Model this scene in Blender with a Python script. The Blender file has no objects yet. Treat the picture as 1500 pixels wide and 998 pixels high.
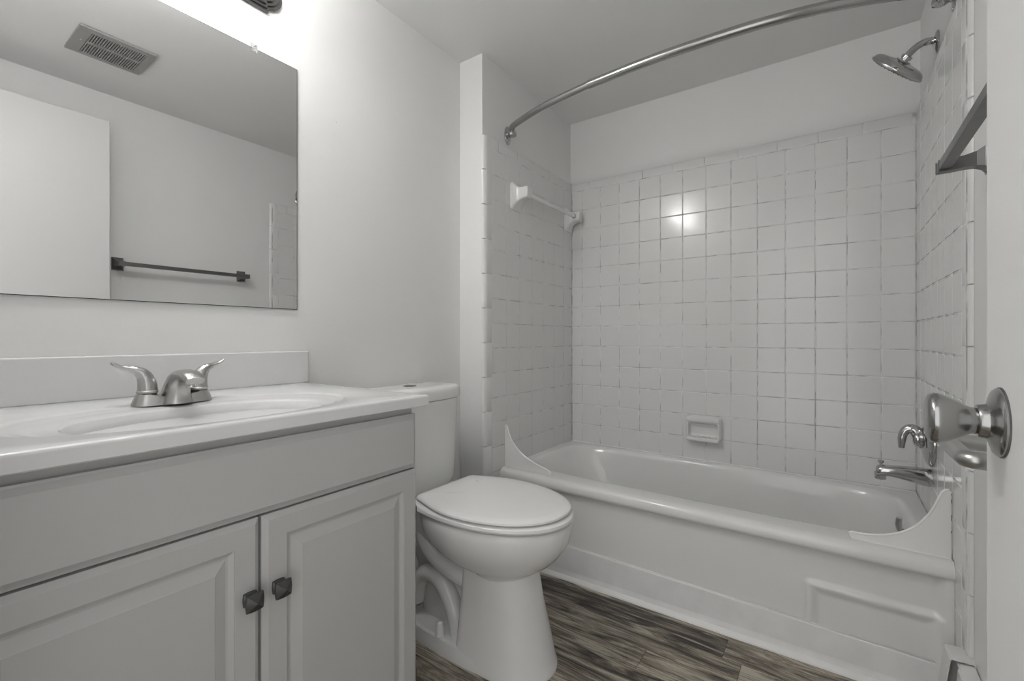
import bpy, bmesh, math, random
from mathutils import Vector, Matrix
random.seed(7)
S = bpy.context.scene
COL = S.collection
PI = math.pi

# ------------------------------------------------------------------ camera
cam_d = bpy.data.cameras.new('camera')
cam = bpy.data.objects.new('camera', cam_d)
COL.objects.link(cam)
cam.location = (1.3621, 0.0, 0.985)
cam.rotation_euler = (PI / 2, 0, 0.61483)
cam_d.sensor_width = 36.0
cam_d.lens = 672.83 / 1500 * 36
cam_d.shift_x = 4.46 / 1500
cam_d.shift_y = -3.77 / 1500
cam_d.clip_start = 0.02
S.camera = cam

# ------------------------------------------------------------------ world, light, exposure
W = bpy.data.worlds.new('hallway_light')
S.world = W
W.use_nodes = True
bgn = W.node_tree.nodes['Background']
bgn.inputs[0].default_value = (1.0, 0.995, 0.985, 1)
bgn.inputs[1].default_value = 0.70          # soft light coming in through the doorway
BULB = 23.0                                # strength of the vanity light bulbs
S.view_settings.view_transform = 'Standard'
S.view_settings.look = 'None'
S.view_settings.gamma = 1
S.view_settings.use_curve_mapping = False
S.view_settings.exposure = 1.22

# ------------------------------------------------------------------ materials
def mat(name, col=(.8, .8, .8), rough=.5, metal=0.0, bump=None, coat=0.0, spec=.5, var=None):
    """col linear; bump=(scale, strength, detail); var=(scale, amount) tints the colour with noise"""
    m = bpy.data.materials.new(name)
    m.use_nodes = True
    nt = m.node_tree
    b = nt.nodes['Principled BSDF']
    b.inputs['Base Color'].default_value = (*col, 1)
    b.inputs['Roughness'].default_value = rough
    b.inputs['Metallic'].default_value = metal
    b.inputs['Specular IOR Level'].default_value = spec
    if coat:
        b.inputs['Coat Weight'].default_value = coat
        b.inputs['Coat Roughness'].default_value = .05
    tc = nt.nodes.new('ShaderNodeTexCoord')
    if bump:
        n = nt.nodes.new('ShaderNodeTexNoise')
        n.inputs['Scale'].default_value = bump[0]
        n.inputs['Detail'].default_value = bump[2]
        bp = nt.nodes.new('ShaderNodeBump')
        bp.inputs['Strength'].default_value = bump[1]
        bp.inputs['Distance'].default_value = .002
        nt.links.new(tc.outputs['Object'], n.inputs['Vector'])
        nt.links.new(n.outputs['Fac'], bp.inputs['Height'])
        nt.links.new(bp.outputs['Normal'], b.inputs['Normal'])
    n2 = nt.nodes.new('ShaderNodeTexNoise')
    sc, am = var if var else (6.0, .03)
    n2.inputs['Scale'].default_value = sc
    n2.inputs['Detail'].default_value = 4
    rp = nt.nodes.new('ShaderNodeMapRange')
    rp.inputs['From Min'].default_value = .3
    rp.inputs['From Max'].default_value = .7
    rp.inputs['To Min'].default_value = 1 - am
    rp.inputs['To Max'].default_value = 1 + am
    mx = nt.nodes.new('ShaderNodeMix')
    mx.data_type = 'RGBA'
    mx.blend_type = 'MULTIPLY'
    mx.inputs['Factor'].default_value = 1
    mx.inputs['A'].default_value = (*col, 1)
    nt.links.new(tc.outputs['Object'], n2.inputs['Vector'])
    nt.links.new(n2.outputs['Fac'], rp.inputs['Value'])
    nt.links.new(rp.outputs['Result'], mx.inputs['B'])
    nt.links.new(mx.outputs['Result'], b.inputs['Base Color'])
    return m

M = {}
M['wall'] = mat('wall_paint', (.80, .80, .792), .45, bump=(70, .14, 3), var=(2.5, .02))
M['ceil'] = mat('ceiling_paint', (.82, .82, .812), .6, bump=(60, .08, 3), var=(2.5, .02))
M['doorp'] = mat('door_paint', (.72, .72, .71), .4, bump=(50, .05, 2), var=(3, .01))
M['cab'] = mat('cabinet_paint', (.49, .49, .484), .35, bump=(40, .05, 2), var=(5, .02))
M['tile'] = mat('tile_glaze', (.76, .76, .753), .15, bump=(9, .05, 2), spec=.5, var=(3, .02))
M['porc'] = mat('porcelain', (.78, .78, .77), .07, var=(3, .01))
M['plast'] = mat('white_plastic', (.82, .82, .81), .18, var=(3, .01))
M['tub'] = mat('tub_enamel', (.78, .78, .77), .12, bump=(14, .03, 2), var=(4, .015))
M['marble'] = mat('cultured_marble', (.72, .72, .72), .08, var=(4, .006))
M['vinyl'] = mat('vinyl_base', (.84, .84, .84), .45, bump=(90, .12, 3), var=(14, .04))
M['caulk'] = mat('caulk', (.82, .82, .81), .5, var=(20, .03))
M['chrome'] = mat('chrome', (.52, .52, .52), .06, 1.0, var=(5, .01))
M['nickel'] = mat('brushed_nickel', (.50, .50, .49), .29, 1.0, bump=(120, .02, 2), var=(20, .04))
M['knobm'] = mat('door_knob_nickel', (.36, .36, .355), .20, 1.0, var=(20, .03))
M['barp'] = mat('bar_plastic', (.86, .86, .85), .2, var=(3, .01))
M['rodm'] = mat('rod_metal', (.42, .42, .41), .24, 1.0, var=(20, .03))
M['bronze'] = mat('dark_bronze', (.09, .09, .09), .32, .7, var=(40, .1))
M['gunm'] = mat('grey_metal', (.17, .17, .17), .34, .8, var=(30, .06))
M['ventm'] = mat('vent_metal', (.36, .36, .35), .5, .2, var=(10, .04))
M['dark'] = mat('duct_shade', (.015, .015, .015), .8)  # near-black colour standing in for the shade inside the vent
M['lamp'] = mat('sconce_metal', (.16, .16, .16), .32, .85, var=(30, .05))
M['heat'] = mat('heater_enamel', (.76, .76, .75), .4, bump=(30, .06, 2), var=(12, .03))
M['mirror'] = mat('mirror_silver', (.80, .80, .80), .01, 1.0, var=(2, .0))
M['medge'] = mat('mirror_edge', (.03, .03, .03), .25, var=(40, .2))
M['seal'] = mat('old_seal', (.10, .10, .10), .7, var=(60, .3))

def glassm(name):
    m = bpy.data.materials.new(name); m.use_nodes = True
    b = m.node_tree.nodes['Principled BSDF']
    b.inputs['Base Color'].default_value = (.95, .95, .95, 1)
    b.inputs['Roughness'].default_value = .08
    b.inputs['Transmission Weight'].default_value = .8
    b.inputs['IOR'].default_value = 1.45
    return m
M['clear'] = glassm('clear_plastic')
def emis(name, st):
    m = bpy.data.materials.new(name); m.use_nodes = True
    b = m.node_tree.nodes['Principled BSDF']
    b.inputs['Base Color'].default_value = (.9, .9, .88, 1)
    b.inputs['Emission Color'].default_value = (1.0, .99, .975, 1)
    b.inputs['Emission Strength'].default_value = st
    return m
M['bulb'] = emis('lit_bulb', BULB)

def groutm():
    m = mat('grout', (.70, .70, .69), .8)
    nt = m.node_tree; b = nt.nodes['Principled BSDF']
    tc = nt.nodes.new('ShaderNodeTexCoord')
    n = nt.nodes.new('ShaderNodeTexNoise'); n.inputs['Scale'].default_value = 16; n.inputs['Detail'].default_value = 6
    r = nt.nodes.new('ShaderNodeValToRGB')
    r.color_ramp.elements[0].position = .40; r.color_ramp.elements[0].color = (.42, .42, .415, 1)
    r.color_ramp.elements[1].position = .54; r.color_ramp.elements[1].color = (.78, .78, .77, 1)
    nt.links.new(tc.outputs['Object'], n.inputs['Vector'])
    nt.links.new(n.outputs['Fac'], r.inputs['Fac'])
    nt.links.new(r.outputs['Color'], b.inputs['Base Color'])
    return m
M['grout'] = groutm()

def floorm():
    m = bpy.data.materials.new('vinyl_wood_planks'); m.use_nodes = True
    nt = m.node_tree; L = nt.links; b = nt.nodes['Principled BSDF']
    def nd(t, **k):
        n = nt.nodes.new(t)
        for a, v in k.items(): setattr(n, a, v)
        return n
    def mth(op, a, c=None, v=None):
        n = nd('ShaderNodeMath', operation=op)
        L.new(a, n.inputs[0])
        if c is not None: L.new(c, n.inputs[1])
        if v is not None: n.inputs[1].default_value = v
        return n.outputs[0]
    tc = nd('ShaderNodeTexCoord'); sp = nd('ShaderNodeSeparateXYZ')
    L.new(tc.outputs['Object'], sp.inputs[0])
    x, y = sp.outputs['X'], sp.outputs['Y']
    PW, PL = .100, .74
    yy = mth('ADD', y, v=.065)
    row = mth('FLOOR', mth('DIVIDE', yy, v=PW))
    wn = nd('ShaderNodeTexWhiteNoise', noise_dimensions='1D'); L.new(row, wn.inputs['W'])
    xo = mth('ADD', x, mth('MULTIPLY', wn.outputs['Value'], v=PL))
    ci = mth('FLOOR', mth('DIVIDE', xo, v=PL))
    pid = mth('ADD', mth('MULTIPLY', row, v=17.13), mth('MULTIPLY', ci, v=5.71))
    wp = nd('ShaderNodeTexWhiteNoise', noise_dimensions='1D'); L.new(pid, wp.inputs['W'])
    rnd = wp.outputs['Value']
    # grain coordinates, shifted for every plank
    cx = nd('ShaderNodeCombineXYZ')
    L.new(mth('ADD', mth('MULTIPLY', x, v=1.7), mth('MULTIPLY', rnd, v=37.0)), cx.inputs[0])
    L.new(mth('ADD', mth('MULTIPLY', y, v=15.0), mth('MULTIPLY', rnd, v=91.0)), cx.inputs[1])
    g1 = nd('ShaderNodeTexNoise'); g1.inputs['Scale'].default_value = 1.6; g1.inputs['Detail'].default_value = 8; g1.inputs['Roughness'].default_value = .66; g1.inputs['Distortion'].default_value = 1.7
    L.new(cx.outputs[0], g1.inputs['Vector'])
    cx2 = nd('ShaderNodeCombineXYZ')
    L.new(mth('ADD', mth('MULTIPLY', x, v=7.0), mth('MULTIPLY', rnd, v=51.0)), cx2.inputs[0])
    L.new(mth('ADD', mth('MULTIPLY', y, v=150.0), mth('MULTIPLY', rnd, v=13.0)), cx2.inputs[1])
    g2 = nd('ShaderNodeTexNoise'); g2.inputs['Scale'].default_value = 1.5; g2.inputs['Detail'].default_value = 5; g2.inputs['Roughness'].default_value = .7
    L.new(cx2.outputs[0], g2.inputs['Vector'])
    # knots
    cx3 = nd('ShaderNodeCombineXYZ')
    L.new(mth('ADD', mth('MULTIPLY', x, v=3.4), mth('MULTIPLY', rnd, v=23.0)), cx3.inputs[0])
    L.new(mth('MULTIPLY', y, v=9.5), cx3.inputs[1])
    vo = nd('ShaderNodeTexVoronoi'); vo.inputs['Scale'].default_value = 1.0
    L.new(cx3.outputs[0], vo.inputs['Vector'])
    kn = nd('ShaderNodeMapRange'); kn.inputs['From Min'].default_value = .03; kn.inputs['From Max'].default_value = .20; kn.inputs['To Min'].default_value = .45; kn.inputs['To Max'].default_value = 0
    L.new(vo.outputs['Distance'], kn.inputs['Value'])
    v = mth('SUBTRACT', mth('ADD', mth('MULTIPLY', g1.outputs['Fac'], v=1.25), mth('MULTIPLY', g2.outputs['Fac'], v=.60)), kn.outputs['Result'])
    v = mth('ADD', v, v=-.34)
    v = mth('ADD', v, mth('MULTIPLY', mth('SUBTRACT', rnd, v=.5), v=.22))
    r = nd('ShaderNodeValToRGB')
    e = r.color_ramp.elements
    e[0].position = .36; e[0].color = (.016, .014, .012, 1)
    e[1].position = .74; e[1].color = (.50, .45, .37, 1)
    for p, c in ((.45, (.062, .053, .043)), (.54, (.165, .14, .108)), (.63, (.29, .252, .20))):
        q = e.new(p); q.color = (*c, 1)
    L.new(v, r.inputs['Fac'])
    # seams
    fy = mth('FRACT', mth('DIVIDE', yy, v=PW)); fx = mth('FRACT', mth('DIVIDE', xo, v=PL))
    def edge(f, w):
        a = mth('SUBTRACT', f, v=.5); a = mth('ABSOLUTE', a)
        return mth('GREATER_THAN', a, v=.5 - w)
    sm = mth('MAXIMUM', edge(fy, .008), edge(fx, .0012))
    mx = nd('ShaderNodeMix', data_type='RGBA')
    L.new(mth('MULTIPLY', sm, v=.75), mx.inputs['Factor']); L.new(r.outputs['Color'], mx.inputs['A']); mx.inputs['B'].default_value = (.012, .01, .008, 1)
    L.new(mx.outputs['Result'], b.inputs['Base Color'])
    b.inputs['Roughness'].default_value = .42
    bp = nd('ShaderNodeBump'); bp.inputs['Strength'].default_value = .25; bp.inputs['Distance'].default_value = .001
    L.new(v, bp.inputs['Height']); L.new(bp.outputs['Normal'], b.inputs['Normal'])
    return m
M['floor'] = floorm()

# ------------------------------------------------------------------ builders (all geometry in world coordinates)
ORG = {}
def thing(name, label, cat, loc, group=None):
    o = bpy.data.objects.new(name, None)
    COL.objects.link(o)
    o.location = loc
    o.empty_display_size = .05
    o['label'] = label; o['category'] = cat
    if group: o['group'] = group
    ORG[o] = Vector(loc)
    return o
def tag(o, label, cat, group=None):
    o['label'] = label; o['category'] = cat
    if group: o['group'] = group
    return o

class MB:
    def __init__(s): s.v = []; s.f = []; s.sm = []
    def add(s, vs, fs, smooth=True):
        k = len(s.v)
        s.v += [tuple(v) for v in vs]
        for f in fs:
            s.f.append(tuple(i + k for i in f)); s.sm.append(smooth)
        return s
    def box(s, x0, x1, y0, y1, z0, z1, bev=0.0, seg=2):
        bm = bmesh.new()
        bmesh.ops.create_cube(bm, size=1)
        for v in bm.verts:
            v.co = Vector(((x0 + x1) / 2 + v.co.x * (x1 - x0), (y0 + y1) / 2 + v.co.y * (y1 - y0), (z0 + z1) / 2 + v.co.z * (z1 - z0)))
        if bev: bmesh.ops.bevel(bm, geom=list(bm.edges), offset=bev, segments=seg, profile=.5, affect='EDGES')
        bm.verts.index_update()
        s.add([v.co for v in bm.verts], [[v.index for v in f.verts] for f in bm.faces], False)
        bm.free(); return s
    def loft(s, rings, cap0=True, cap1=True, smooth=True, closed=True):
        n = len(rings[0]); vs = [p for r in rings for p in r]; fs = []
        for i in range(len(rings) - 1):
            for j in range(n if closed else n - 1):
                k = (j + 1) % n
                fs.append((i * n + j, i * n + k, (i + 1) * n + k, (i + 1) * n + j))
        s.add(vs, fs, smooth)
        b = len(s.v) - len(vs)
        if cap0: s.f.append(tuple(b + j for j in reversed(range(n)))); s.sm.append(False)
        if cap1: s.f.append(tuple(b + (len(rings) - 1) * n + j for j in range(n))); s.sm.append(False)
        return s
    def lathe(s, o, d, prof, seg=40, cap=True):
        """prof: (distance along d, radius)"""
        d = Vector(d).normalized(); o = Vector(o)
        a = d.orthogonal().normalized(); b = d.cross(a)
        R = []
        for t, r in prof:
            R.append([o + d * t + (a * math.cos(2 * PI * j / seg) + b * math.sin(2 * PI * j / seg)) * max(r, 1e-5) for j in range(seg)])
        return s.loft(R, cap, cap)
    def tube(s, pts, rad, seg=20, res=8, flat=None, up=None, cap=True):
        """smooth tube through pts; rad number or list; flat=(sx, sy) squashes the section"""
        P = [Vector(p) for p in pts]
        if not isinstance(rad, (list, tuple)): rad = [rad] * len(P)
        q = []; rr = []
        if res > 1 and len(P) > 2:
            for i in range(len(P) - 1):
                p0 = P[max(i - 1, 0)]; p1 = P[i]; p2 = P[i + 1]; p3 = P[min(i + 2, len(P) - 1)]
                for k in range(res):
                    t = k / res
                    q.append(.5 * ((2 * p1) + (p2 - p0) * t + (2 * p0 - 5 * p1 + 4 * p2 - p3) * t * t + (3 * p1 - p0 - 3 * p2 + p3) * t ** 3))
                    rr.append(rad[i] + (rad[i + 1] - rad[i]) * (t * t * (3 - 2 * t)))
            q.append(P[-1]); rr.append(rad[-1])
        else: q = P; rr = rad
        R = []; a = None
        for i, p in enumerate(q):
            d = (q[min(i + 1, len(q) - 1)] - q[max(i - 1, 0)]).normalized()
            if a is None:
                a = (Vector(up) if up else d.orthogonal())
            a = (a - d * a.dot(d)).normalized(); b = d.cross(a)
            fa, fb = (flat[i * (len(flat) - 1) // max(len(q) - 1, 1)] if isinstance(flat, list) else flat) if flat else (1, 1)
            R.append([p + (a * math.cos(2 * PI * j / seg) * fa + b * math.sin(2 * PI * j / seg) * fb) * rr[i] for j in range(seg)])
        return s.loft(R, cap, cap)
    def prism(s, outline, axis, a0, a1, bev=0.0, seg=2):
        """outline: 2D points in the plane normal to axis ('x': (y,z), 'y': (x,z), 'z': (x,y)), extruded a0..a1"""
        def p3(p, a): return {'x': (a, p[0], p[1]), 'y': (p[0], a, p[1]), 'z': (p[0], p[1], a)}[axis]
        bm = bmesh.new()
        v0 = [bm.verts.new(p3(p, a0)) for p in outline]; v1 = [bm.verts.new(p3(p, a1)) for p in outline]
        f0 = bm.faces.new(v0); f1 = bm.faces.new(v1); n = len(outline)
        for i in range(n): bm.faces.new((v0[i], v0[(i + 1) % n], v1[(i + 1) % n], v1[i]))
        bmesh.ops.recalc_face_normals(bm, faces=list(bm.faces))
        if bev:
            ee = [e for e in bm.edges if (e in f0.edges[:] or e in f1.edges[:])]
            bmesh.ops.bevel(bm, geom=ee, offset=bev, segments=seg, profile=.5, affect='EDGES')
        bm.verts.index_update()
        s.add([v.co for v in bm.verts], [[v.index for v in f.verts] for f in bm.faces], False)
        bm.free(); return s
    def build(s, name, m, parent=None, org=None, angle=None, kind=None):
        me = bpy.data.meshes.new(name)
        xs = [min(v[i] for v in s.v) for i in range(3)]; xe = [max(v[i] for v in s.v) for i in range(3)]
        if org is None: org = ((xs[0] + xe[0]) / 2, (xs[1] + xe[1]) / 2, xs[2])
        org = Vector(org)
        me.from_pydata([Vector(v) - org for v in s.v], [], s.f)
        me.update()
        bm = bmesh.new(); bm.from_mesh(me)
        bmesh.ops.recalc_face_normals(bm, faces=list(bm.faces))
        bm.to_mesh(me); bm.free()
        me.set_sharp_from_angle(angle=math.radians(angle or 40))
        for p, q in zip(me.polygons, s.sm): p.use_smooth = q
        me.materials.append(m)
        o = bpy.data.objects.new(name, me); COL.objects.link(o)
        ORG[o] = org
        if parent is not None:
            o.parent = parent; o.location = org - ORG[parent]
        else: o.location = org
        if kind: o['kind'] = kind
        return o

def sring(x0, x1, y0, y1, z, n=3.0, N=64):
    """superellipse ring"""
    cx, cy, a, b = (x0 + x1) / 2, (y0 + y1) / 2, (x1 - x0) / 2, (y1 - y0) / 2
    R = []
    for j in range(N):
        t = 2 * PI * j / N; c, s_ = math.cos(t), math.sin(t)
        R.append((cx + a * math.copysign(abs(c) ** (2 / n), c), cy + b * math.copysign(abs(s_) ** (2 / n), s_), z))
    return R

# ------------------------------------------------------------------ room shell
CH = 2.213          # ceiling height
XR = 1.637          # right wall plaster
YB = 2.365          # back wall plaster
XN = .126           # plaster of the short wall at the tub's head
YN = 1.5506         # front of that wall
TX0, TX1, TY = .141, 1.624, 2.355   # tile faces
HALL = -.9
def shell(name, boxes, m):
    b = MB()
    for q in boxes: b.box(*q)
    return b.build(name, m, kind='structure')
shell('floor', [(-.1, 1.75, HALL, 2.5, -.06, 0)], M['floor'])
shell('ceiling', [(-.1, 1.75, -.12, 2.5, CH, CH + .06)], M['ceil'])
wl = shell('wall_left', [(-.1, 0, -.12, 1.5506, 0, CH)], M['wall'])
wn = shell('wall_left_tub_end', [(-.1, XN, YN, YB, 0, CH)], M['wall'])
wb = shell('wall_back', [(-.1, 1.75, YB, YB + .1, 0, CH)], M['wall'])
wr = shell('wall_right', [(XR, XR + .11, -.12, YB, 0, CH)], M['wall'])
DX0, DX1 = .805, 1.535
shell('wall_front', [(0, DX0, -.12, -.004, 0, CH), (DX1, XR, -.12, -.004, 0, CH), (DX0, DX1, -.12, -.004, 2.05, CH)], M['wall'])

# --- tile fields: every tile a low pillow over the grout bed
def tile(b, o, U, V, N, u0, u1, v0, v1, tilt=.0035, gap=.0011, r=.0028):
    u0 += gap; u1 -= gap; v0 += gap; v1 -= gap
    if u1 - u0 < .008 or v1 - v0 < .008: return
    tu = random.uniform(-tilt, tilt); tv = random.uniform(-tilt, tilt); cu = (u0 + u1) / 2; cv = (v0 + v1) / 2
    vs = []
    for ins, h in ((0, -.0045), (0, -.0018), (r * .35, -.0006), (r, 0)):
        for (u, v) in ((u0 + ins, v0 + ins), (u1 - ins, v0 + ins), (u1 - ins, v1 - ins), (u0 + ins, v1 - ins)):
            vs.append(o + U * u + V * v + N * (h + (u - cu) * tu + (v - cv) * tv))
    fs = []
    for k in range(3):
        for j in range(4):
            fs.append((k * 4 + j, k * 4 + (j + 1) % 4, k * 4 + 4 + (j + 1) % 4, k * 4 + 4 + j))
    b.add(vs, fs, True); b.add(vs[12:], [(0, 1, 2, 3)], False)
P_ = .1095
ZT = 1.8153         # top of the last full course
ZC = 1.862          # top of the cap course
vrows = [ZT - P_ * k for k in range(0, 17)] + [0.0]
X, Y, Z = Vector((1, 0, 0)), Vector((0, 1, 0)), Vector((0, 0, 1))
def edges(a0, first, a1):
    e = [a0]; q = first
    while q < a1 - .02: e.append(q); q += P_
    return e + [a1]
def field(name, par, o, U, N, ue, zmin, capoff):
    b = MB()
    for i in range(len(ue) - 1):
        for k in range(len(vrows) - 1):
            if vrows[k + 1] < zmin: continue
            tile(b, o, U, Z, N, ue[i], ue[i + 1], vrows[k + 1], vrows[k])
    u = ue[0] + capoff; cuts = [ue[0]]
    while u < ue[-1] - .01: cuts.append(u); u += .152
    cuts.append(ue[-1])
    for i in range(len(cuts) - 1): tile(b, o, U, Z, N, cuts[i], cuts[i + 1], ZT, ZC, .003, .0011, .006)
    return b.build(name, M['tile'], par)
b = MB().box(TX0 - .006, TX1 + .006, TY + .0016, YB, .30, ZC - .003); b.build('grout_bed', M['grout'], wb)
field('tile_field', wb, Vector((0, TY, 0)), X, -Y, edges(TX0, .2046, TX1), .30, .105)
yfe = [1.60 + P_ * k for k in range(7)] + [TY]
b = MB().box(XN, TX0 - .0016, YN + .012, TY, 0, ZC - .003); b.build('grout_bed', M['grout'], wn)
field('tile_field', wn, Vector((TX0, 0, 0)), Y, X, yfe, 0, .05)
YT = 1.535          # front edge of the right-hand tile
b = MB().box(TX1 + .0016, XR, YT + .012, TY, 0, ZC - .003); b.build('grout_bed', M['grout'], wr)
yfr = [1.588] + [1.588 + P_ * k for k in range(1, 7)] + [TY]
field('tile_field', wr, Vector((TX1, 0, 0)), Y, -X, yfr, 0, .06)
# rounded edge tiles down the front of both side walls
def edge_trim(par, xf, sgn, yf, w, dep):
    b = MB(); z = ZC
    while z > .002:
        z1 = max(z - .1497, .0)
        R = []
        for zz, ins in ((z - .001, .0015), (z - .0028, 0), (z1 + .0028, 0), (z1 + .001, .0015)):
            pr = [(xf + sgn * ins, yf + w - .0011)]
            r = dep
            for k in range(9):
                t = k / 8 * PI / 2
                ry = .024 if sgn < 0 else .034
                pr.append((xf + sgn * ins + sgn * (r * (1 - math.cos(t))), yf + ry - (ry - ins) * math.sin(t)))
            pr.append((xf + sgn * dep, yf + w - .0011))
            R.append([(p[0], p[1], zz) for p in pr])
        b.loft(R); z = z1
    return b.build('edge_tile', M['tile'], par)
edge_trim(wn, TX0, -1, YN - .004, .0535, .0155)
edge_trim(wr, TX1, 1, YT, .0525, .0125)

# --- vinyl cove strip along the tub's foot
b = MB(); R = []
for x in (.1415, .6, 1.1, 1.6235):
    zt = .142 - (x - .137) * .0235
    R.append([(x, 1.6845, 0), (x, 1.662, 0), (x, 1.6625, .004), (x, 1.667, .012), (x, 1.6695, .024), (x, 1.6712, .034), (x, 1.6722, zt - .003), (x, 1.6752, zt), (x, 1.6845, zt)])
tr = b.loft(R, smooth=False).build('trim_1', M['vinyl'], kind='structure')
b = MB(); b.tube([(.142, 1.677, .1425), (1.624, 1.677, .1425 - 1.487 * .0235)], .0032, 8, 1)
b.build('caulk_bead', M['caulk'], tr)
b = MB(); b.prism([(1.6645, .0), (1.654, 0), (1.6555, .005), (1.6645, .014), (1.669, .016)], 'x', .142, 1.62)
b.build('toe_bead', M['caulk'], tr)

# --- the open door
dr = MB().box(1.4965, 1.5315, -.012, .6985, .012, 2.028, .0015, 1).build('door_1', M['doorp'], kind='structure')
KY = .646
kb = MB().lathe((1.4965, KY, .902), (-1, 0, 0), [(.0165, .0122), (.0185, .0132), (.0215, .0134), (.026, .0155), (.0335, .0205), (.040, .0237), (.0455, .0256), (.0495, .0260), (.0528, .0246), (.0548, .0212), (.0556, .0165), (.0560, .0095), (.0559, .0)], 56)
kn = kb.build('door_knob', M['knobm'], dr)
MB().lathe((1.4965, KY, .902), (-1, 0, 0), [(0, .0335), (.003, .0335), (.004, .0325), (.0052, .031), (.0066, .027), (.0082, .0215), (.0095, .0185), (.0105, .0172), (.0165, .0162), (.0175, .0152)], 56).build('rosette', M['knobm'], kn)
MB().lathe((1.4967, KY, .902), (-1, 0, 0), [(0, .0345), (.0014, .0345), (.0015, .033)], 40).build('rosette_gasket', M['seal'], kn)

# ------------------------------------------------------------------ mirror
mt = thing('wall_mirror', 'large frameless mirror hung on the wall above the vanity', 'mirror', (0, .402, 1.072))
MB().box(.0008, .0056, .021, .7842, 1.0725, 1.8163).build('backing', M['medge'], mt)
b = MB(); x = .0061
b.add([(x, .0225, 1.074), (x, .7825, 1.074), (x, .7825, 1.8148), (x, .0225, 1.8148), (.0056, .0225, 1.074), (.0056, .7825, 1.074), (.0056, .7825, 1.8148), (.0056, .0225, 1.8148)],
      [(0, 1, 2, 3), (4, 5, 1, 0), (5, 6, 2, 1), (6, 7, 3, 2), (7, 4, 0, 3), (7, 6, 5, 4)], False)
b.build('mirror_glass', M['mirror'], mt)
b = MB(); yc, zc = .654, 1.8175
b.prism([(.0005, zc - .002), (.0085, zc - .002), (.0085, zc - .012), (.0105, zc - .013), (.0115, zc - .010), (.0115, zc + .004), (.0085, zc + .010), (.003, zc + .013), (.0005, zc + .013)], 'y', yc - .0075, yc + .0075, .001)
b.build('mirror_clip', M['clear'], mt)
b = MB().lathe((.0085, yc, zc + .004), (1, 0, 0), [(0, .0028), (.0035, .0028), (.0045, .0015)], 16); b.build('clip_screw', M['chrome'], mt)

b = MB()
for y, z, l in ((.905, 1.035, .006), (.925, 1.71, .008), (.915, 1.66, .004), (1.19, 1.735, .009)):
    b.lathe((-.001, y, z), (1, 0, 0), [(0, l * .45), (.0015, l * .4), (.0024, l * .15)], 10)
b.build('paint_drips', M['wall'], wl)['kind'] = 'stuff'

# ------------------------------------------------------------------ vanity light (its lower right tip shows above the mirror)
vl = thing('vanity_light', 'dark metal wall light with stepped backplate above the mirror', 'light', (0, .40, 1.94))
def plate(x0, x1, hl, hh, r):
    o = []
    zc = 1.995
    for sy in (1, -1):
        e = [(hl, -hh), (hl, -hh + .009)] + [(hl + .003 + r * math.cos(t) * .9, r * math.sin(t)) for t in [(-75 + 150 * k / 14) * PI / 180 for k in range(15)]] + [(hl, hh - .009), (hl, hh)]
        if sy == 1: o += [(.40 + p[0], zc + p[1]) for p in e]
        else: o += [(.40 - p[0], zc - p[1]) for p in e]
    return MB().prism(o, 'x', x0, x1, .0022, 2)
plate(.0005, .010, .294, .056, .042).build('backplate', M['lamp'], vl)
plate(.010, .017, .288, .049, .036).build('backplate_step', M['lamp'], vl)
plate(.017, .024, .282, .042, .030).build('backplate_step', M['lamp'], vl)
plate(.024, .031, .276, .035, .024).build('backplate_step', M['lamp'], vl)
for k in range(3):
    y = .40 + (k - 1) * .15
    MB().lathe((.031, y, 1.995), (1, 0, .32), [(0, .03), (.006, .03), (.01, .014), (.145, .014), (.15, .022), (.18, .027), (.185, .027)], 28).build('socket', M['lamp'], vl)
    MB().lathe((.206, y, 2.051), (1, 0, .32), [(0, .02), (.01, .025), (.02, .034), (.035, .043), (.05, .0465), (.065, .043), (.08, .032), (.09, .018), (.0945, .004)], 32).build('bulb', M['bulb'], vl)

# ------------------------------------------------------------------ exhaust grille on the ceiling (seen in the mirror)
vt = thing('exhaust_vent', 'square grey ceiling vent grille reflected in the mirror', 'vent', (1.162, .622, CH - .012))
vx0, vx1, vy0, vy1 = 1.042, 1.284, .497, .750
b = MB()
b.box(vx0, vx0 + .034, vy0, vy1, CH - .010, CH - .001, .002, 1)
b.box(vx1 - .022, vx1, vy0, vy1, CH - .010, CH - .001, .002, 1)
b.box(vx0 + .033, vx1 - .021, vy0, vy0 + .042, CH - .0099, CH - .001)
b.box(vx0 + .033, vx1 - .021, vy1 - .030, vy1, CH - .0099, CH - .001)
b.box(1.153, 1.167, vy0 + .04, vy1 - .028, CH - .0099, CH - .001)
b.build('grille_frame', M['ventm'], vt)
b = MB(); n = 22
for i in range(n):
    y = vy0 + .042 + (i + .5) * (vy1 - vy0 - .072) / n
    for (xa, xb) in ((vx0 + .033, 1.154), (1.166, vx1 - .021)):
        b.box(xa, xb, y - .0022, y + .0022, CH - .0098, CH - .002)
b.build('slats', M['ventm'], vt)
MB().box(vx0 + .01, vx1 - .01, vy0 + .01, vy1 - .01, CH - .0018, CH - .0004).build('duct_shade_sheet', M['dark'], vt)  # flat black sheet paints the duct's shade behind the slats
MB().lathe((1.16, vy0 + .026, CH - .0095), (0, 0, -1), [(0, .006), (.002, .0055), (.003, .003)], 16).build('screw', M['chrome'], vt)

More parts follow.
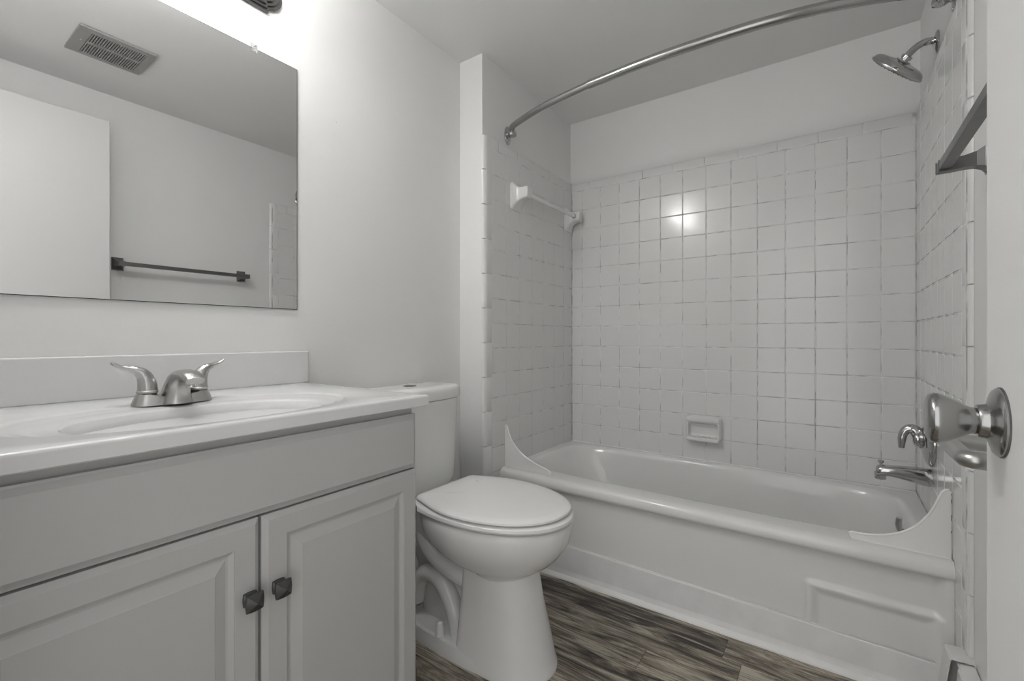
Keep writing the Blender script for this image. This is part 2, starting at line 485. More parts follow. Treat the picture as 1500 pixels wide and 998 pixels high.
# ------------------------------------------------------------------ vanity
vc = thing('vanity_cabinet', 'white painted vanity cabinet with two raised panel doors under the sink', 'cabinet', (.27, .398, 0))
b = MB()
b.box(.002, .525, .022, .040, .09, .8195); b.box(.002, .525, .756, .774, .0, .8195)
b.box(.002, .46, .04, .756, 0, .09); b.box(.002, .012, .04, .756, .09, .8195)
b.box(.519, .526, .022, .774, .66, .8195); b.box(.508, .526, .022, .774, .07, .11)
b.box(.508, .526, .022, .06, .09, .68); b.box(.508, .526, .736, .774, .09, .68); b.box(.508, .526, .385, .43, .09, .68)
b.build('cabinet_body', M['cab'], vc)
def panel(name, y0, y1, z0, z1, prof, par):
    """rectangular front facing +x, made of concentric steps (inset, x)"""
    R = []
    for ins, x in prof:
        R.append([(x, y0 + ins, z0 + ins), (x, y1 - ins, z0 + ins), (x, y1 - ins, z1 - ins), (x, y0 + ins, z1 - ins)])
    return MB().loft(R, smooth=False).build(name, M['cab'], par)
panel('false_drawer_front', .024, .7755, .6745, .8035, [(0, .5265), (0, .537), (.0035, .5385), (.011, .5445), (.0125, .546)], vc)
dprof = [(0, .5265), (0, .5385), (.009, .5460), (.042, .5460), (.0425, .5440), (.050, .5395), (.0535, .5390), (.071, .5452), (.0725, .5462)]
def knob(par, y, z):
    b = MB()
    def sq(x, h, c=1.0):
        R = []
        n = 8
        cs = [(-1, -1), (1, -1), (1, 1), (-1, 1)]
        for i in range(4):
            a, e = cs[i], cs[(i + 1) % 4]
            for k in range(n):
                t = k / n; bow = 1 + .10 * c * math.sin(PI * t)
                py, pz = a[0] + (e[0] - a[0]) * t, a[1] + (e[1] - a[1]) * t
                if i % 2 == 0: pz *= bow
                else: py *= bow
                R.append((x, y + py * h * .92, z + pz * h * .95))
        return R
    b.loft([sq(.5462, .0115), sq(.5495, .0115), sq(.551, .0095), sq(.553, .006), sq(.560, .006)], True, False, False)
    b.loft([sq(.560, .0125), sq(.5635, .0150), sq(.566, .0150), sq(.567, .0140), sq(.5745, .0004, 0)], True, True, False)
    return b.build('knob', M['bronze'], par)
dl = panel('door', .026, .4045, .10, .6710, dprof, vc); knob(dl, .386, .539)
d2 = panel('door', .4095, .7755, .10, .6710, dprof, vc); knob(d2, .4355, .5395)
for zz in (.565, .17):
    b = MB().box(.523, .536, .7762, .7800, zz - .018, zz + .018, .001, 1); b.tube([(.534, .7795, zz - .02), (.534, .7795, zz + .012)], .0036, 10, 1)
    b.build('hinge', M['gunm'], d2)

ct = thing('vanity_countertop', 'glossy white marble vanity top with integral oval basin', 'countertop', (.28, .405, .82))
TOP = .847
CX, CY = .352, .392
x0, x1, y0, y1 = .002, .558, .004, .801
angs = sorted([2 * PI * k / 160 for k in range(160)] + [math.atan2(yy - CY, xx - CX) % (2 * PI) for xx in (x0, x1) for yy in (y0, y1)])
def rect(ins, z):
    R = []
    for t in angs:
        c, s_ = math.cos(t), math.sin(t); k = 1e9
        if c > 1e-9: k = min(k, (x1 - CX) / c)
        if c < -1e-9: k = min(k, (x0 - CX) / c)
        if s_ > 1e-9: k = min(k, (y1 - CY) / s_)
        if s_ < -1e-9: k = min(k, (y0 - CY) / s_)
        px, py = CX + c * k, CY + s_ * k
        R.append((min(max(px, x0 + ins), x1 - ins), min(max(py, y0 + ins), y1 - ins), z))
    return R
def oval(a, bb, z, cx=CX, n=2.15):
    R = []
    for t in angs:
        # same polar direction as the rectangle so the quads stay clean
        c, s_ = math.cos(t), math.sin(t)
        k = (abs(c / bb) ** n + abs(s_ / a) ** n) ** (-1 / n)
        R.append((cx + c * k, CY + s_ * k, z))
    return R
rings = [rect(.004, TOP - .027), rect(0, TOP - .0245), rect(0, TOP - .0230), rect(0, TOP - .0065), rect(0, TOP - .005), rect(.0012, TOP - .0020), rect(.0035, TOP - .0004), rect(.007, TOP),
         oval(.292, .182, TOP), oval(.288, .1795, TOP - .0010, .3525), oval(.283, .177, TOP - .0028, .3535), oval(.278, .1745, TOP - .0036, .355), oval(.268, .170, TOP - .0040, .358), oval(.262, .166, TOP - .0046, .361), oval(.255, .161, TOP - .0058, .366), oval(.248, .156, TOP - .0064, .371)]
bx = .388
rings += [oval(.2145, .1385, TOP - .0072, .3868), oval(.2125, .1368, TOP - .0080, .3876), oval(.2110, .1352, TOP - .0098, bx), oval(.2100, .1340, TOP - .0130, bx)]
for q, dz in ((.990, .017), (.983, .024), (.973, .036), (.957, .052), (.925, .074), (.87, .095), (.79, .108), (.70, .122), (.58, .130), (.42, .1335), (.25, .1345), (.1, .135)):
    rings.append(oval(.209 * q, .132 * q, TOP - dz, bx, 2.1))
b = MB().loft(rings, True, True)
b.build('countertop', M['marble'], ct)
MB().box(.001, .021, .004, .8135, TOP - .001, .945, .004, 3).build('backsplash', M['marble'], ct)
MB().lathe((bx, CY, TOP - .1350), (0, 0, 1), [(0, .022), (.002, .022), (.003, .018), (.0035, .006)], 28).build('drain', M['nickel'], ct)

# ------------------------------------------------------------------ faucet
fz = TOP - .0032
fc = thing('sink_faucet', 'brushed nickel two lever faucet standing behind the oval basin', 'faucet', (.19, .398, fz))
FX, FY = .184, .397
def fring(hx, hy, z, n=3):
    return [(FX + p[0], FY + p[1], z) for p in sring(-hx, hx, -hy, hy, 0, n, 56)]
b = MB()
def frz(hx, hy, zf, n=3):
    R = []
    for p in sring(-hx, hx, -hy, hy, 0, n, 56):
        R.append((FX + p[0], FY + p[1], fz + zf(p[1])))
    return R
sad = lambda top: (lambda y: top * (.62 + .38 * min(1, (abs(y) / .05) ** 2)))
b.loft([fring(.0270, .0735, fz), fring(.0268, .0732, fz + .003), frz(.0255, .0705, sad(.012)), frz(.0238, .0675, sad(.020)), frz(.0225, .0655, sad(.0245)), frz(.020, .0625, sad(.026)), frz(.006, .045, sad(.0262))])
b.build('base_plate', M['nickel'], fc)
# spout: broad arched hood leaning over the bowl
R = []
for (x, z, hy, hz, lean) in ((.194, fz + .002, .0285, .0400, 0), (.1955, fz + .012, .0262, .0365, .02), (.199, fz + .025, .0236, .0325, .12), (.206, fz + .039, .0218, .0280, .32), (.217, fz + .0510, .0206, .0220, .62), (.233, fz + .0600, .0198, .0160, 1.0), (.253, fz + .0640, .0194, .0118, 1.38), (.274, fz + .0630, .0190, .0098, 1.68), (.291, fz + .0580, .0184, .0088, 1.95), (.299, fz + .0530, .0170, .0080, 2.1)):
    # section: flat-bottomed arch in the plane across the spout
    d = Vector((math.sin(lean), 0, math.cos(lean))); nrm = Vector((-math.cos(lean), 0, math.sin(lean)))
    ring = []
    for j in range(36):
        t = 2 * PI * j / 36; c, s_ = math.cos(t), math.sin(t)
        ring.append(Vector((x, FY, z)) + Vector((0, 1, 0)) * hy * math.copysign(abs(c) ** .75, c) + nrm * hz * math.copysign(abs(s_) ** .75, s_))
    R.append(ring)
b = MB().loft(R)
b.build('spout', M['nickel'], fc)
b = MB().lathe((.279, FY, fz + .056), (.12, 0, -1), [(0, .0125), (.012, .0125), (.013, .0105), (.017, .0100)], 24); b.build('aerator', M['chrome'], fc)
b = MB().lathe((.163, FY, fz + .018), (0, 0, 1), [(0, .0028), (.026, .0028), (.027, .006), (.030, .0072), (.033, .006), (.034, .002)], 16); b.build('lift_rod', M['nickel'], fc)
for sy, tipx in ((-1, .172), (1, .172)):
    yc = FY + sy * .0475
    b = MB().lathe((.187, yc, fz + .0255), (0, 0, 1), [(0, .0172), (.0015, .0188), (.0045, .0190), (.006, .0178)], 36)
    b.tube([(.187, yc, fz + .030), (.187, yc, fz + .040), (.187, yc + sy * .002, fz + .052), (.1865, yc + sy * .007, fz + .0635), (.185, yc + sy * .0165, fz + .0725), (.182, yc + sy * .029, fz + .0775), (.179, yc + sy * .042, fz + .0815), (.177, yc + sy * .053, fz + .0880), (.176, yc + sy * .0575, fz + .0915)],
           [.0178, .0172, .0160, .0142, .0112, .0088, .0082, .0078, .0030], 28, 8, [(1, 1), (1, 1), (.97, 1), (.9, 1), (.75, 1.0), (.55, 1.05), (.45, 1.12), (.42, 1.15), (.4, 1.1)], (0, 1, 0))
    h = b.build('lever_handle', M['nickel'], fc)
    MB().lathe((.187, yc, fz + .0235), (0, 0, 1), [(0, .0168), (.003, .0168)], 28).build('handle_gasket', M['seal'], h)

# ------------------------------------------------------------------ toilet
TC = 1.165
tl = thing('toilet', 'white two piece toilet with closed lid between vanity and bathtub', 'toilet', (.42, TC, 0))
def egg(xb, xf, hw, z, nb=2.4, nf=2.0, pos=.42, N=72, dy=0):
    cx = xb + (xf - xb) * pos; R = []
    for j in range(N):
        t = 2 * PI * j / N; c, s_ = math.cos(t), math.sin(t)
        if c >= 0: n = nf; a = xf - cx
        else: n = nb; a = cx - xb
        R.append((cx + a * math.copysign(abs(c) ** (2 / n), c), TC + dy + hw * math.copysign(abs(s_) ** (2 / (2.0 if c >= 0 else nb)), s_), z))
    return R
def dsh(xb, xf, hwb, hw, z, N=80, r=.02):
    """lid outline: straight back, sides swelling, round front"""
    pts = []
    xm = xb + (xf - xb) * .42
    M_ = 24
    side = []
    for k in range(M_ + 1):
        t = k / M_
        side.append((xb + (xm - xb) * t, hwb + (hw - hwb) * math.sin(t * PI / 2) ** 1.12))
    for k in range(1, M_ + 1):
        t = k / M_ * PI / 2
        side.append((xm + (xf - xm) * math.sin(t) ** .97, hw * math.cos(t) ** .95 if k < M_ else 0))
    pts = [(xb, 0)] + [(xb, hwb * q) for q in (.35, .7, .93)] + [(xb + .004, hwb * .99)] + side[1:]
    R = [(p[0], TC + p[1], z) for p in pts] + [(p[0], TC - p[1], z) for p in reversed(pts[1:-1])]
    return R
b = MB()
# bowl
b.loft([egg(.262, .718, .165, .441), egg(.252, .729, .178, .442), egg(.246, .736, .184, .438), egg(.244, .739, .187, .430), egg(.244, .739, .187, .410), egg(.250, .734, .184, .385), egg(.268, .721, .175, .360), egg(.295, .702, .161, .336), egg(.33, .680, .145, .315), egg(.37, .657, .128, .299), egg(.41, .640, .113, .289), egg(.435, .631, .103, .280), egg(.45, .622, .092, .265)])
# rear deck that carries the tank
b.loft([sring(.03, .36, TC - .105, TC + .105, .30, 4), sring(.025, .37, TC - .118, TC + .118, .34, 4), sring(.022, .38, TC - .135, TC + .135, .395, 4), sring(.022, .39, TC - .145, TC + .145, .432, 4), sring(.026, .386, TC - .140, TC + .140, .440, 4)])
# front column
b.loft([egg(.405, .694, .121, .0, 9, 3.0, .35), egg(.405, .694, .121, .010, 9, 3.0, .35), egg(.408, .689, .119, .016, 9, 3.0, .35), egg(.411, .681, .115, .06, 9, 3.0, .35), egg(.415, .664, .107, .13, 9, 2.9, .35), egg(.420, .647, .100, .20, 9, 2.8, .35), egg(.424, .635, .098, .262, 9, 2.7, .35), egg(.426, .628, .095, .300, 9, 2.6, .35)])
# foot flange
b.loft([egg(.150, .685, .124, .0, 3.5, 2.8, .5), egg(.150, .685, .124, .010, 3.5, 2.8, .5), egg(.152, .680, .122, .018, 3.5, 2.8, .5), egg(.158, .67, .119, .032, 3.5, 2.8, .5), egg(.165, .66, .116, .041, 3.5, 2.8, .5), egg(.175, .65, .106, .045, 3.5, 2.8, .5)])
# inner web behind the trapway
b.loft([sring(.19, .50, TC - .045, TC + .045, .03, 4), sring(.16, .52, TC - .045, TC + .045, .2, 4), sring(.10, .54, TC - .06, TC + .06, .34, 4)])
b.build('bowl', M['porc'], tl)
for sy in (-1, 1):
    yy = TC + sy * .060
    b = MB()
    b.tube([(.19, yy, .09), (.205, yy, .150), (.245, yy + sy * .003, .196), (.298, yy + sy * .004, .200), (.345, yy + sy * .004, .160), (.378, yy + sy * .004, .100), (.392, yy + sy * .004, .035)], [.029, .029, .029, .029, .029, .029, .030], 24, 8)
    b.tube([(.255, yy + sy * .030, .390), (.268, yy + sy * .032, .340), (.300, yy + sy * .024, .290), (.345, yy + sy * .012, .258), (.40, yy + sy * .004, .240), (.45, yy - sy * .005, .232)], [.030, .031, .032, .033, .034, .034], 24, 8)
    b.build('trapway', M['porc'], tl)
    b = MB().lathe((.344, TC + sy * .103, .043), (0, 0, 1), [(0, .0150), (.003, .0150), (.004, .0142), (.034, .0115), (.040, .0095), (.043, .0055), (.044, .001)], 28)
    b.build('bolt_cap', M['plast'], tl)
# seat and lid
b = MB().loft([dsh(.262, .731, .152, .178, .4445), dsh(.254, .741, .160, .187, .4470), dsh(.250, .745, .164, .191, .4530), dsh(.251, .744, .163, .190, .4605), dsh(.256, .738, .159, .185, .4650), dsh(.266, .728, .150, .176, .4668)])
b.build('seat', M['plast'], tl)
b = MB().loft([dsh(.279, .720, .126, .177, .4690), dsh(.271, .731, .134, .186, .4700), dsh(.268, .735, .137, .190, .4730), dsh(.269, .734, .136, .189, .4780), dsh(.274, .727, .132, .183, .4825), dsh(.285, .706, .124, .169, .4855), dsh(.295, .66, .120, .135, .4872), dsh(.34, .58, .08, .085, .4880), dsh(.40, .50, .03, .03, .4882)])
b.build('lid', M['plast'], tl)
for sy in (-1, 1):
    MB().loft([sring(.238, .272, TC + sy * .078 - .022, TC + sy * .078 + .022, .441, 4, 32), sring(.238, .272, TC + sy * .078 - .022, TC + sy * .078 + .022, .462, 4, 32), sring(.243, .268, TC + sy * .078 - .018, TC + sy * .078 + .018, .4665, 4, 32)]).build('hinge', M['plast'], tl)
# tank
def tank(xb, xf, hw, z, n=5): 
    R = []
    for p in sring(-1, 1, -1, 1, z, n, 80):
        y = p[1]; bowx = .018 * (1 - y * y) if p[0] > 0 else 0
        R.append((xb + (xf - xb) * (p[0] + 1) / 2 + bowx * max(p[0], 0), TC - .012 + hw * y, z))
    return R
b = MB().loft([tank(.030, .175, .165, .438), tank(.024, .183, .174, .446), tank(.020, .188, .180, .47), tank(.018, .192, .185, .60), tank(.016, .196, .190, .74), tank(.016, .196, .190, .7605)])
b.build('tank', M['porc'], tl)
b = MB().loft([tank(.016, .199, .193, .7625), tank(.013, .203, .197, .766), tank(.012, .204, .198, .775), tank(.012, .204, .198, .792), tank(.013, .2025, .1965, .800), tank(.017, .198, .192, .8062), tank(.026, .188, .183, .8095), tank(.05, .165, .16, .8112)])
b.build('tank_lid', M['porc'], tl)
b = MB().loft([[(.112 + .024 * math.cos(t), TC - .016 + .024 * math.sin(t), z) if q else (.112 + .020 * math.cos(t), TC - .016 + .020 * math.sin(t), z) for t in [2 * PI * j / 32 for j in range(32)]] for q, z in ((1, .8085), (1, .8122), (0, .8130))])
fb = b.build('flush_button', M['gunm'], tl)
MB().box(.111, .113, TC - .034, TC + .002, .8129, .8133).build('button_split', M['seal'], fb)

# ------------------------------------------------------------------ bathtub
bt = thing('bathtub', 'white alcove bathtub with embossed apron against the tiled walls', 'bathtub', (.88, 2.0, 0))
BX0, BX1, BY0, BY1 = .1415, 1.6236, 1.658, 2.3535
ocx, ocy = .87, 2.04
bang = sorted([2 * PI * k / 200 for k in range(200)] + [math.atan2(yy - ocy, xx - ocx) % (2 * PI) for xx in (BX0, BX1) for yy in (BY0, BY1)])
def zt(x, z): return z * (1 - (x - .137) * .019) + .004
def brect(ins, z, front=0):
    R = []
    for t in bang:
        c, s_ = math.cos(t), math.sin(t); k = 1e9
        if c > 1e-9: k = min(k, (BX1 - ocx) / c)
        if c < -1e-9: k = min(k, (BX0 - ocx) / c)
        if s_ > 1e-9: k = min(k, (BY1 - ocy) / s_)
        if s_ < -1e-9: k = min(k, (BY0 - ocy) / s_)
        px, py = ocx + c * k, ocy + s_ * k
        py = max(py, BY0 + ins)
        R.append((px, py, zt(px, z)))
    return R
def bopen(x0, x1, y0, y1, z, n=5.0):
    R = []; cx, cy, a, bb = (x0 + x1) / 2, (y0 + y1) / 2, (x1 - x0) / 2, (y1 - y0) / 2
    for t in bang:
        c, s_ = math.cos(t), math.sin(t)
        # direction measured in the rectangle's own proportions keeps the ring evenly spread
        k = (abs(c / a) ** n + abs(s_ / bb) ** n) ** (-1 / n)
        px, py = cx + c * k, cy + s_ * k
        R.append((px, py, zt(px, z)))
    return R
rings = [brect(.030, .352), brect(.006, .350), brect(.001, .355), brect(0, .362), brect(0, .374), brect(.003, .384), brect(.009, .391), brect(.018, .3945), brect(.03, .3955)]
for (a, bb, c, d, z, n) in ((.172, 1.583, 1.752, 2.334, .3955, 5.2), (.180, 1.577, 1.759, 2.329, .3942, 5.2), (.188, 1.571, 1.766, 2.324, .390, 5.2), (.196, 1.566, 1.772, 2.319, .382, 5.2), (.206, 1.561, 1.778, 2.314, .366, 5.0), (.235, 1.553, 1.787, 2.306, .32, 4.8), (.275, 1.543, 1.797, 2.297, .25, 4.6), (.315, 1.530, 1.808, 2.287, .17, 4.4), (.345, 1.515, 1.820, 2.275, .11, 4.2), (.370, 1.495, 1.836, 2.258, .075, 4.0), (.41, 1.46, 1.862, 2.232, .058, 3.8), (.50, 1.38, 1.92, 2.17, .052, 3.4), (.7, 1.1, 2.0, 2.09, .050, 3.0)):
    rings.append(bopen(a, bb, c, d, z, n))
MB().loft(rings, False, True).build('tub_shell', M['tub'], bt)
# apron: plate with the raised panel pressed into it
b = MB(); nx, nz = 300, 80
def sstep(a, bb, v): 
    t = min(1, max(0, (v - a) / (bb - a))); return t * t * (3 - 2 * t)
def apron(x, z):
    h = 0
    zz = z + (x - 1.29) * .010
    wz = .247
    e = min((x - 1.288), (1.606 - x), (wz - zz))
    # rounded corners of the pressed panel
    r = .02
    dx = max(1.288 + r - x, x - (1.606 - r)); dz = zz - (wz - r)
    if dx > 0 and dz > 0: e = r - math.hypot(dx, dz)
    h = .0105 * sstep(-.003, .012, e) - .0105 * sstep(.014, .040, e) * .8
    # towards the drain end the skirt runs out flush with the rim
    return 1.6855 - h - .019 * sstep(1.583, 1.612, x)
vs = []; fs = []
for i in range(nx + 1):
    x = BX0 + (BX1 - BX0) * i / nx
    for k in range(nz + 1):
        z = .004 + (.356 - .004) * k / nz
        vs.append((x, apron(x, z), zt(x, z) - .004 * 0))
for i in range(nx):
    for k in range(nz):
        a = i * (nz + 1) + k
        fs.append((a, a + nz + 1, a + nz + 2, a + 1))
b.add(vs, fs, True)
n0 = len(vs)
MB_ap = b
b.box(BX0, BX1, 1.690, 1.70, .002, .340)
b.build('apron', M['tub'], bt)
b = MB()
b.tube([(BX0 + .003, 1.672, zt(BX0, .3955)), (BX0 + .003, BY1 - .002, zt(BX0, .3955)), (BX1 - .003, BY1 - .002, zt(BX1, .3955)), (BX1 - .003, 1.672, zt(BX1, .3955))], .0034, 8, 1)
b.build('caulk_bead', M['caulk'], bt)
# overflow plate on the drain end
b = MB().lathe((1.551, 2.0, .315), (-1, 0, .14), [(0, .036), (.004, .036), (.008, .030), (.010, .012), (.0105, .001)], 32)
b.tube([(1.547, 2.0, .335), (1.540, 2.0, .360), (1.541, 2.0, .384)], [.009, .0095, .0085], 12, 4)
b.build('overflow_plate', M['chrome'], bt)
MB().lathe((1.36, 2.04, .0515), (0, 0, 1), [(0, .034), (.003, .034), (.005, .028), (.0055, .01)], 32).build('drain', M['chrome'], bt)

# splash guards
def guard(label, pts, y, side):
    o = MB().prism(pts, 'y', y - .003, y + .003, .0012).build('splash_guard', M['plast'])
    t = tag(o, label, 'splash guard')
    return o
def curve(p0, c1, c2, p1, n=20):
    R = []
    for k in range(n + 1):
        t = k / n; u = 1 - t
        R.append(tuple(u ** 3 * p0[i] + 3 * u * u * t * c1[i] + 3 * u * t * t * c2[i] + t ** 3 * p1[i] for i in (0, 1)))
    return R
GY = 1.70
gl = thing('splash_guard', 'small white plastic splash guard on the tub rim at the toilet end', 'splash guard', (.2, GY, .399))
out = [(.1415, .4000), (.1415, .578)] + [(.1420, .5835), (.1445, .587), (.149, .587), (.1525, .582)] + curve((.154, .575), (.182, .485), (.240, .452), (.362, .4195))[1:] + [(.376, .414), (.381, .408), (.381, .3985)]
MB().prism(out, 'y', GY - .0025, GY + .0025, .001).build('guard_plate', M['plast'], gl)
MB().tube([(p[0], GY, p[1]) for p in out[1:-1]], .0036, 8, 1).build('rolled_edge', M['plast'], gl)
gr = thing('splash_guard', 'white plastic splash guard on the tub rim at the faucet end, with old caulk', 'splash guard', (1.55, GY, .386))
out2 = [(1.6225, .3872), (1.6225, .570), (1.618, .5735), (1.611, .5725), (1.604, .565)] + curve((1.600, .556), (1.572, .462), (1.525, .417), (1.425, .4085))[1:] + [(1.408, .4105), (1.402, .407), (1.402, .400), (1.408, .3915)]
MB().prism(out2, 'y', GY - .0025, GY + .0025, .001).build('guard_plate', M['plast'], gr)
MB().tube([(p[0], GY, p[1]) for p in out2[2:]] + [(1.6205, GY - .001, .3885)], .0036, 8, 1).build('rolled_edge', M['plast'], gr)
for z, l in ((.563, .004), (.545, .010), (.500, .016), (.462, .006)):
    MB().box(1.6212, 1.6225, GY - .0040, GY - .002, z - l / 2, z + l / 2).build('old_caulk', M['gunm'], gr)

# ------------------------------------------------------------------ tub fixtures
sp = thing('tub_spout', 'chrome tub spout with pull up diverter below the shower valve', 'spout', (1.56, 2.0, .49))
R = []
for (x, zc, hy, hz) in ((1.6235, .532, .0275, .0275), (1.615, .532, .0285, .029), (1.600, .533, .0275, .0285), (1.57, .536, .025, .0245), (1.54, .538, .0232, .0205), (1.515, .5385, .0222, .0182), (1.500, .5375, .0215, .0190), (1.490, .5345, .0205, .0205), (1.483, .531, .0175, .0195), (1.480, .528, .011, .014)):
    R.append([(x, 2.0 + hy * math.copysign(abs(math.cos(t)) ** .8, math.cos(t)), zc + hz * math.copysign(abs(math.sin(t)) ** .8, math.sin(t))) for t in [2 * PI * j / 36 for j in range(36)]])
b = MB().loft(R)
b.lathe((1.492, 2.0, .530), (0, 0, -1), [(0, .0165), (.022, .0155), (.0225, .012), (.018, .011)], 24)
b.build('spout_body', M['chrome'], sp)
MB().lathe((1.494, 2.0, .550), (0, 0, 1), [(0, .0035), (.010, .0035), (.012, .006), (.016, .0085), (.020, .0085), (.0215, .004)], 20).build('diverter_knob', M['chrome'], sp)

sv = thing('shower_valve', 'round chrome shower valve with hooked lever on the faucet wall', 'faucet', (1.6, 2.0, .575))
MB().lathe((1.6235, 2.0, .655), (-1, 0, 0), [(0, .085), (.007, .085), (.010, .0835), (.016, .076), (.021, .064), (.0245, .050), (.026, .038), (.027, .031), (.034, .029), (.036, .025), (.0365, .001)], 56).build('escutcheon', M['chrome'], sv)
b = MB().lathe((1.589, 2.0, .655), (-1, 0, 0), [(0, .025), (.006, .025), (.011, .022), (.014, .015), (.0145, .001)], 36)
b.tube([(1.592, 2.0, .660), (1.584, 2.0, .678), (1.571, 2.0, .686), (1.557, 2.0, .678), (1.549, 2.0, .655), (1.547, 2.0, .620)], [.017, .0160, .0140, .0122, .0108, .0075], 20, 8, (1, 1.1), (0, 1, 0))
b.build('lever', M['chrome'], sv)

sh = thing('wall_mounted_shower', 'round chrome shower head on a bent arm high on the right wall', 'shower', (1.56, 2.0, 1.80))
MB().lathe((XR - .0005, 2.0, 1.938), (-1, 0, 0), [(0, .034), (.003, .034), (.006, .031), (.009, .020), (.011, .012)], 40).build('wall_flange', M['chrome'], sh)
MB().tube([(XR - .002, 2.0, 1.940), (1.622, 2.0, 1.9455), (1.607, 2.0, 1.9465), (1.592, 2.0, 1.943), (1.578, 2.0, 1.934), (1.5655, 2.0, 1.922), (1.556, 2.001, 1.912)], .0108, 20, 6).build('arm', M['chrome'], sh)
hd = Vector((-.65, .41, -.64)).normalized()
ho = Vector((1.5585, 2.003, 1.9125))
hb = MB().lathe(ho, hd, [(-.010, .009), (-.008, .0165), (.002, .0165), (.003, .012), (.005, .012), (.006, .0225), (.0085, .0235), (.0105, .032), (.012, .050), (.0145, .066), (.0185, .076), (.024, .0815), (.0300, .0840), (.0305, .0865), (.0355, .0870), (.038, .0858), (.039, .080)], 64).build('head', M['chrome'], sh)
b = MB().lathe(ho, hd, [(.0385, .081), (.0400, .079), (.0405, .04), (.0406, .001)], 56)
a_ = hd.orthogonal().normalized(); c_ = hd.cross(a_)
for ring, n in ((.018, 8), (.034, 14), (.050, 20), (.065, 26)):
    for k in range(n):
        t = 2 * PI * k / n
        b.lathe(ho + (a_ * math.cos(t) + c_ * math.sin(t)) * ring, hd, [(.0400, .0026), (.0425, .0022), (.0430, .0008)], 8)
b.build('spray_face', M['gunm'], hb)

rod = thing('shower_curtain_rod', 'curved metal shower curtain rod spanning the tub alcove', 'curtain rod', (.88, 1.62, 1.94))
rp = [(.160, 1.728, 1.938), (.172, 1.708, 1.939), (.228, 1.681, 1.940), (.40, 1.624, 1.940), (.62, 1.585, 1.940)]
rp2 = [(.61, 1.5868, 1.940), (.80, 1.572, 1.940), (.955, 1.569, 1.940), (1.156, 1.578, 1.940), (1.313, 1.603, 1.940), (1.447, 1.641, 1.940), (1.56, 1.688, 1.940), (1.600, 1.712, 1.939), (1.612, 1.730, 1.938)]
MB().tube(rp, .0132, 24, 8).build('rod', M['rodm'], rod)
MB().tube(rp2, .0158, 24, 8).build('rod_sleeve', M['rodm'], rod)
for (xw, sg) in ((XN, 1), (XR, -1)):
    b = MB()
    R = []
    for d_, s_ in ((.0004, 1), (.003, 1), (.006, .86), (.007, .5)):
        R.append([(xw + sg * d_, 1.737 + .025 * s_ * math.cos(t), 1.922 + .043 * s_ * math.sin(t)) for t in [2 * PI * j / 36 for j in range(36)]])
    b.loft(R)
    b.lathe((xw + sg * .004, 1.735, 1.926), (sg, 0, 0), [(0, .015), (.006, .015), (.010, .011), (.022, .011)], 24)
    b.lathe((xw + sg * .031, 1.732, 1.910), (0, 0, 1), [(0, .014), (.003, .0195), (.012, .0205), (.020, .019), (.026, .0145), (.034, .011)], 24)
    b.lathe((xw + sg * .006, 1.737, 1.890), (sg, 0, 0), [(0, .005), (.0025, .0045), (.003, .001)], 14)
    b.build('wall_flange', M['chrome'], rod)

# ceramic towel bar on the head wall
cb = thing('ceramic_towel_bar', 'white ceramic towel bar on the tiled wall at the toilet end', 'towel bar', (.16, 2.04, 1.60))
for yc in (1.783, 2.305):
    R = []
    for (x, hy, hz, zo) in ((TX0 + .0005, .0455, .0655, -.006), (TX0 + .006, .045, .065, -.006), (TX0 + .013, .036, .052, -.003), (TX0 + .022, .0285, .040, 0), (TX0 + .034, .0245, .032, .002), (TX0 + .052, .0235, .0275, .004), (TX0 + .070, .024, .0270, .005), (TX0 + .077, .0225, .0255, .005), (TX0 + .080, .018, .021, .005)):
        R.append([(x, yc + p[0], 1.652 + zo + p[1]) for p in sring(-hy, hy, -hz, hz, 0, 6, 40)])
    MB().loft(R).build('post', M['porc'], cb)
MB().tube([(.190, 1.805, 1.659), (.190, 2.284, 1.659)], .0100, 20, 1).build('bar', M['barp'], cb)
MB().lathe((.190, 2.2815, 1.659), (0, -1, 0), [(0, .0125), (.002, .0125)], 20).build('socket_ring', M['seal'], cb)

# soap dish
sd = thing('soap_dish', 'white ceramic soap dish set into the back wall tiles above the tub', 'soap dish', (.852, TY, .49))
sx0, sx1, sz0, sz1 = .774, .934, .492, .612
b = MB()
def sdr(y, i, io, zt_=0, n=7): return [(p[0], y, p[1]) for p in sring(sx0 + i, sx1 - i, sz0 + i + zt_, sz1 - i - io, 0, n, 72)]
b.loft([sdr(TY - .001, 0, 0), sdr(TY - .012, 0, 0), sdr(TY - .022, .001, .002), sdr(TY - .032, .004, .006), sdr(TY - .037, .009, .012), sdr(TY - .037, .012, .018), sdr(TY - .034, .0135, .020), sdr(TY - .018, .0155, .022), sdr(TY - .007, .019, .024), sdr(TY - .004, .028, .030)], True, True)
b.build('dish', M['porc'], sd)
# overhanging top rail and lower lip
R = []
MB().box(sx0 + .004, sx1 - .004, TY - .046, TY - .028, sz1 - .030, sz1 - .004, .009, 4).build('top_rail', M['porc'], sd)
MB().box(sx0 + .006, sx1 - .006, TY - .056, TY - .016, sz0 + .001, sz0 + .019, .008, 4).build('lip', M['porc'], sd)
b = MB()
for q in (.83, .855, .88): b.box(q - .003, q + .003, TY - .048, TY - .018, sz0 + .018, sz0 + .0225, .001, 1)
b.build('drain_ridges', M['porc'], sd)

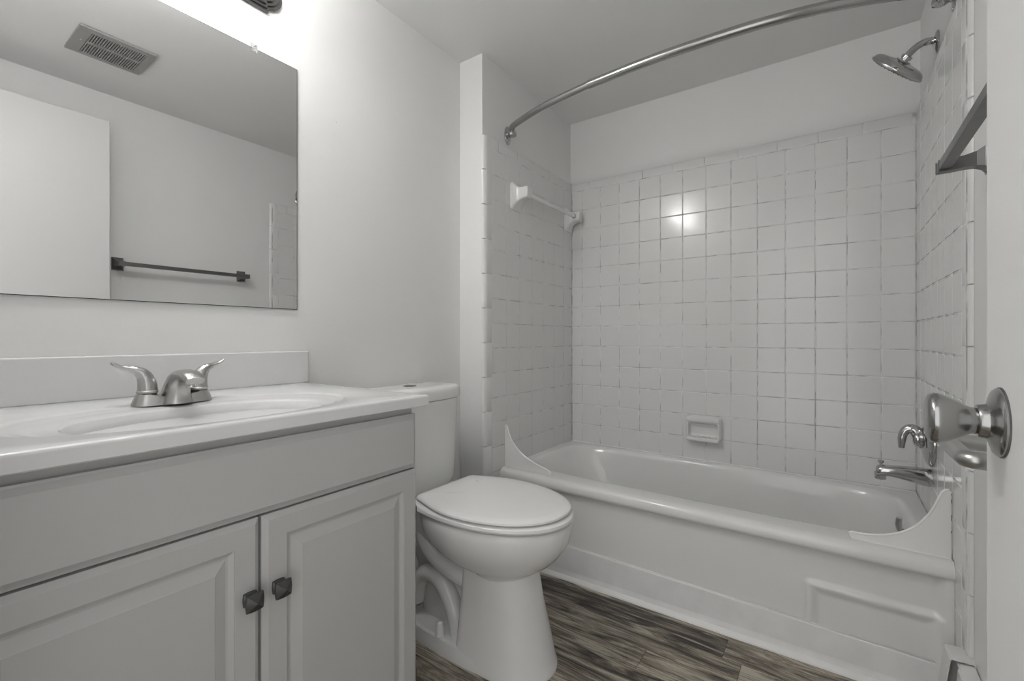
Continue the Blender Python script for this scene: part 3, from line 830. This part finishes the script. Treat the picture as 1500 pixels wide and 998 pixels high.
# ------------------------------------------------------------------ right wall: towel bar, paper holder, heater
tb = thing('towel_bar', 'square grey metal towel bar on the right wall, half behind the door', 'towel bar', (1.59, 1.06, 1.34))
BXC, BZ = 1.559, 1.358
MB().box(BXC - .010, BXC + .010, .745, 1.371, BZ - .0095, BZ + .0095, .001, 1).build('bar', M['gunm'], tb)
for yc in (.762, 1.360):
    R = []
    for (x, hy, hz, zo) in ((BXC - .011, .011, .0125, -.001), (BXC + .012, .011, .0125, -.001), (BXC + .030, .012, .0125, .001), (BXC + .048, .0135, .015, .003), (BXC + .060, .017, .021, .005), (BXC + .068, .022, .029, .005), (BXC + .072, .024, .032, .005), (XR - .0003, .024, .032, .005)):
        R.append([(x, yc - hy, BZ + zo - hz), (x, yc + hy, BZ + zo - hz), (x, yc + hy, BZ + zo + hz), (x, yc - hy, BZ + zo + hz)])
    pt = MB().loft(R, smooth=False).build('post', M['gunm'], tb)
    MB().lathe((XR - .012, yc, BZ - .0265), (0, 0, -1), [(0, .004), (.004, .004), (.005, .0025)], 14).build('set_screw', M['chrome'], pt)
MB().box(BXC - .0125, BXC + .011, 1.3712, 1.3735, BZ - .0125, BZ + .0125).build('end_cap', M['gunm'], tb)

ph = thing('toilet_paper_holder', 'empty tubular nickel paper holder on the right wall behind the door knob', 'paper holder', (1.59, 1.21, .76))
px, pz = 1.553, .772
MB().tube([(XR - .003, 1.303, pz), (px + .03, 1.303, pz), (px + .012, 1.3025, pz), (px + .003, 1.296, pz), (px, 1.285, pz), (px, 1.21, pz), (px, 1.138, pz), (px + .003, 1.127, pz), (px + .012, 1.1205, pz), (px + .03, 1.12, pz), (XR - .003, 1.12, pz)], .0155, 24, 6).build('holder_tube', M['nickel'], ph)
for yc in (1.303, 1.12):
    MB().lathe((XR - .0003, yc, pz), (-1, 0, 0), [(0, .026), (.006, .026), (.009, .022), (.010, .014)], 32).build('mounting_plate', M['nickel'], ph)

ht = thing('baseboard_heater', 'white baseboard heater with bent end cap low on the right wall', 'heater', (1.61, .95, 0))
hx = 1.5905
b = MB()
b.prism([(XR - .0005, .02), (XR - .0005, .2165), (hx + .004, .2148), (hx, .2115), (hx - .010, .135), (hx - .012, .06), (hx + .01, .02), (hx + .012, .024), (hx - .0095, .061), (hx - .0075, .135), (hx + .0022, .2100), (hx + .005, .2126), (XR - .003, .2143), (XR - .003, .02)], 'y', 1.512, 1.579)
b.prism([(XR - .004, .03), (XR - .004, .2135), (hx + .005, .212), (hx + .001, .2095), (hx - .008, .135), (hx - .010, .062), (hx + .012, .03)], 'y', 1.5765, 1.5785)
b.build('end_cap', M['heat'], ht)
b = MB()
b.prism([(XR - .0040, .03), (XR - .0040, .2085), (XR - .0025, .2100), (hx + .017, .2070), (hx + .014, .2040), (XR - .006, .2060), (XR - .006, .03)], 'y', .25, 1.522)
b.build('back_panel', M['heat'], ht)
b = MB()
b.prism([(hx + .012, .2005), (hx + .016, .2050), (hx + .016, .198), (hx + .006, .05), (hx + .002, .05)], 'y', .25, 1.500)
b.build('front_panel', M['heat'], ht)
b = MB()
for k in range(60):
    y = .30 + k * .0195
    b.box(hx + .022, XR - .007, y, y + .0008, .07, .15)
b.tube([(1.621, .25, .11), (1.621, 1.51, .11)], .008, 12, 1)
b.build('fin_tube', M['gunm'], ht)
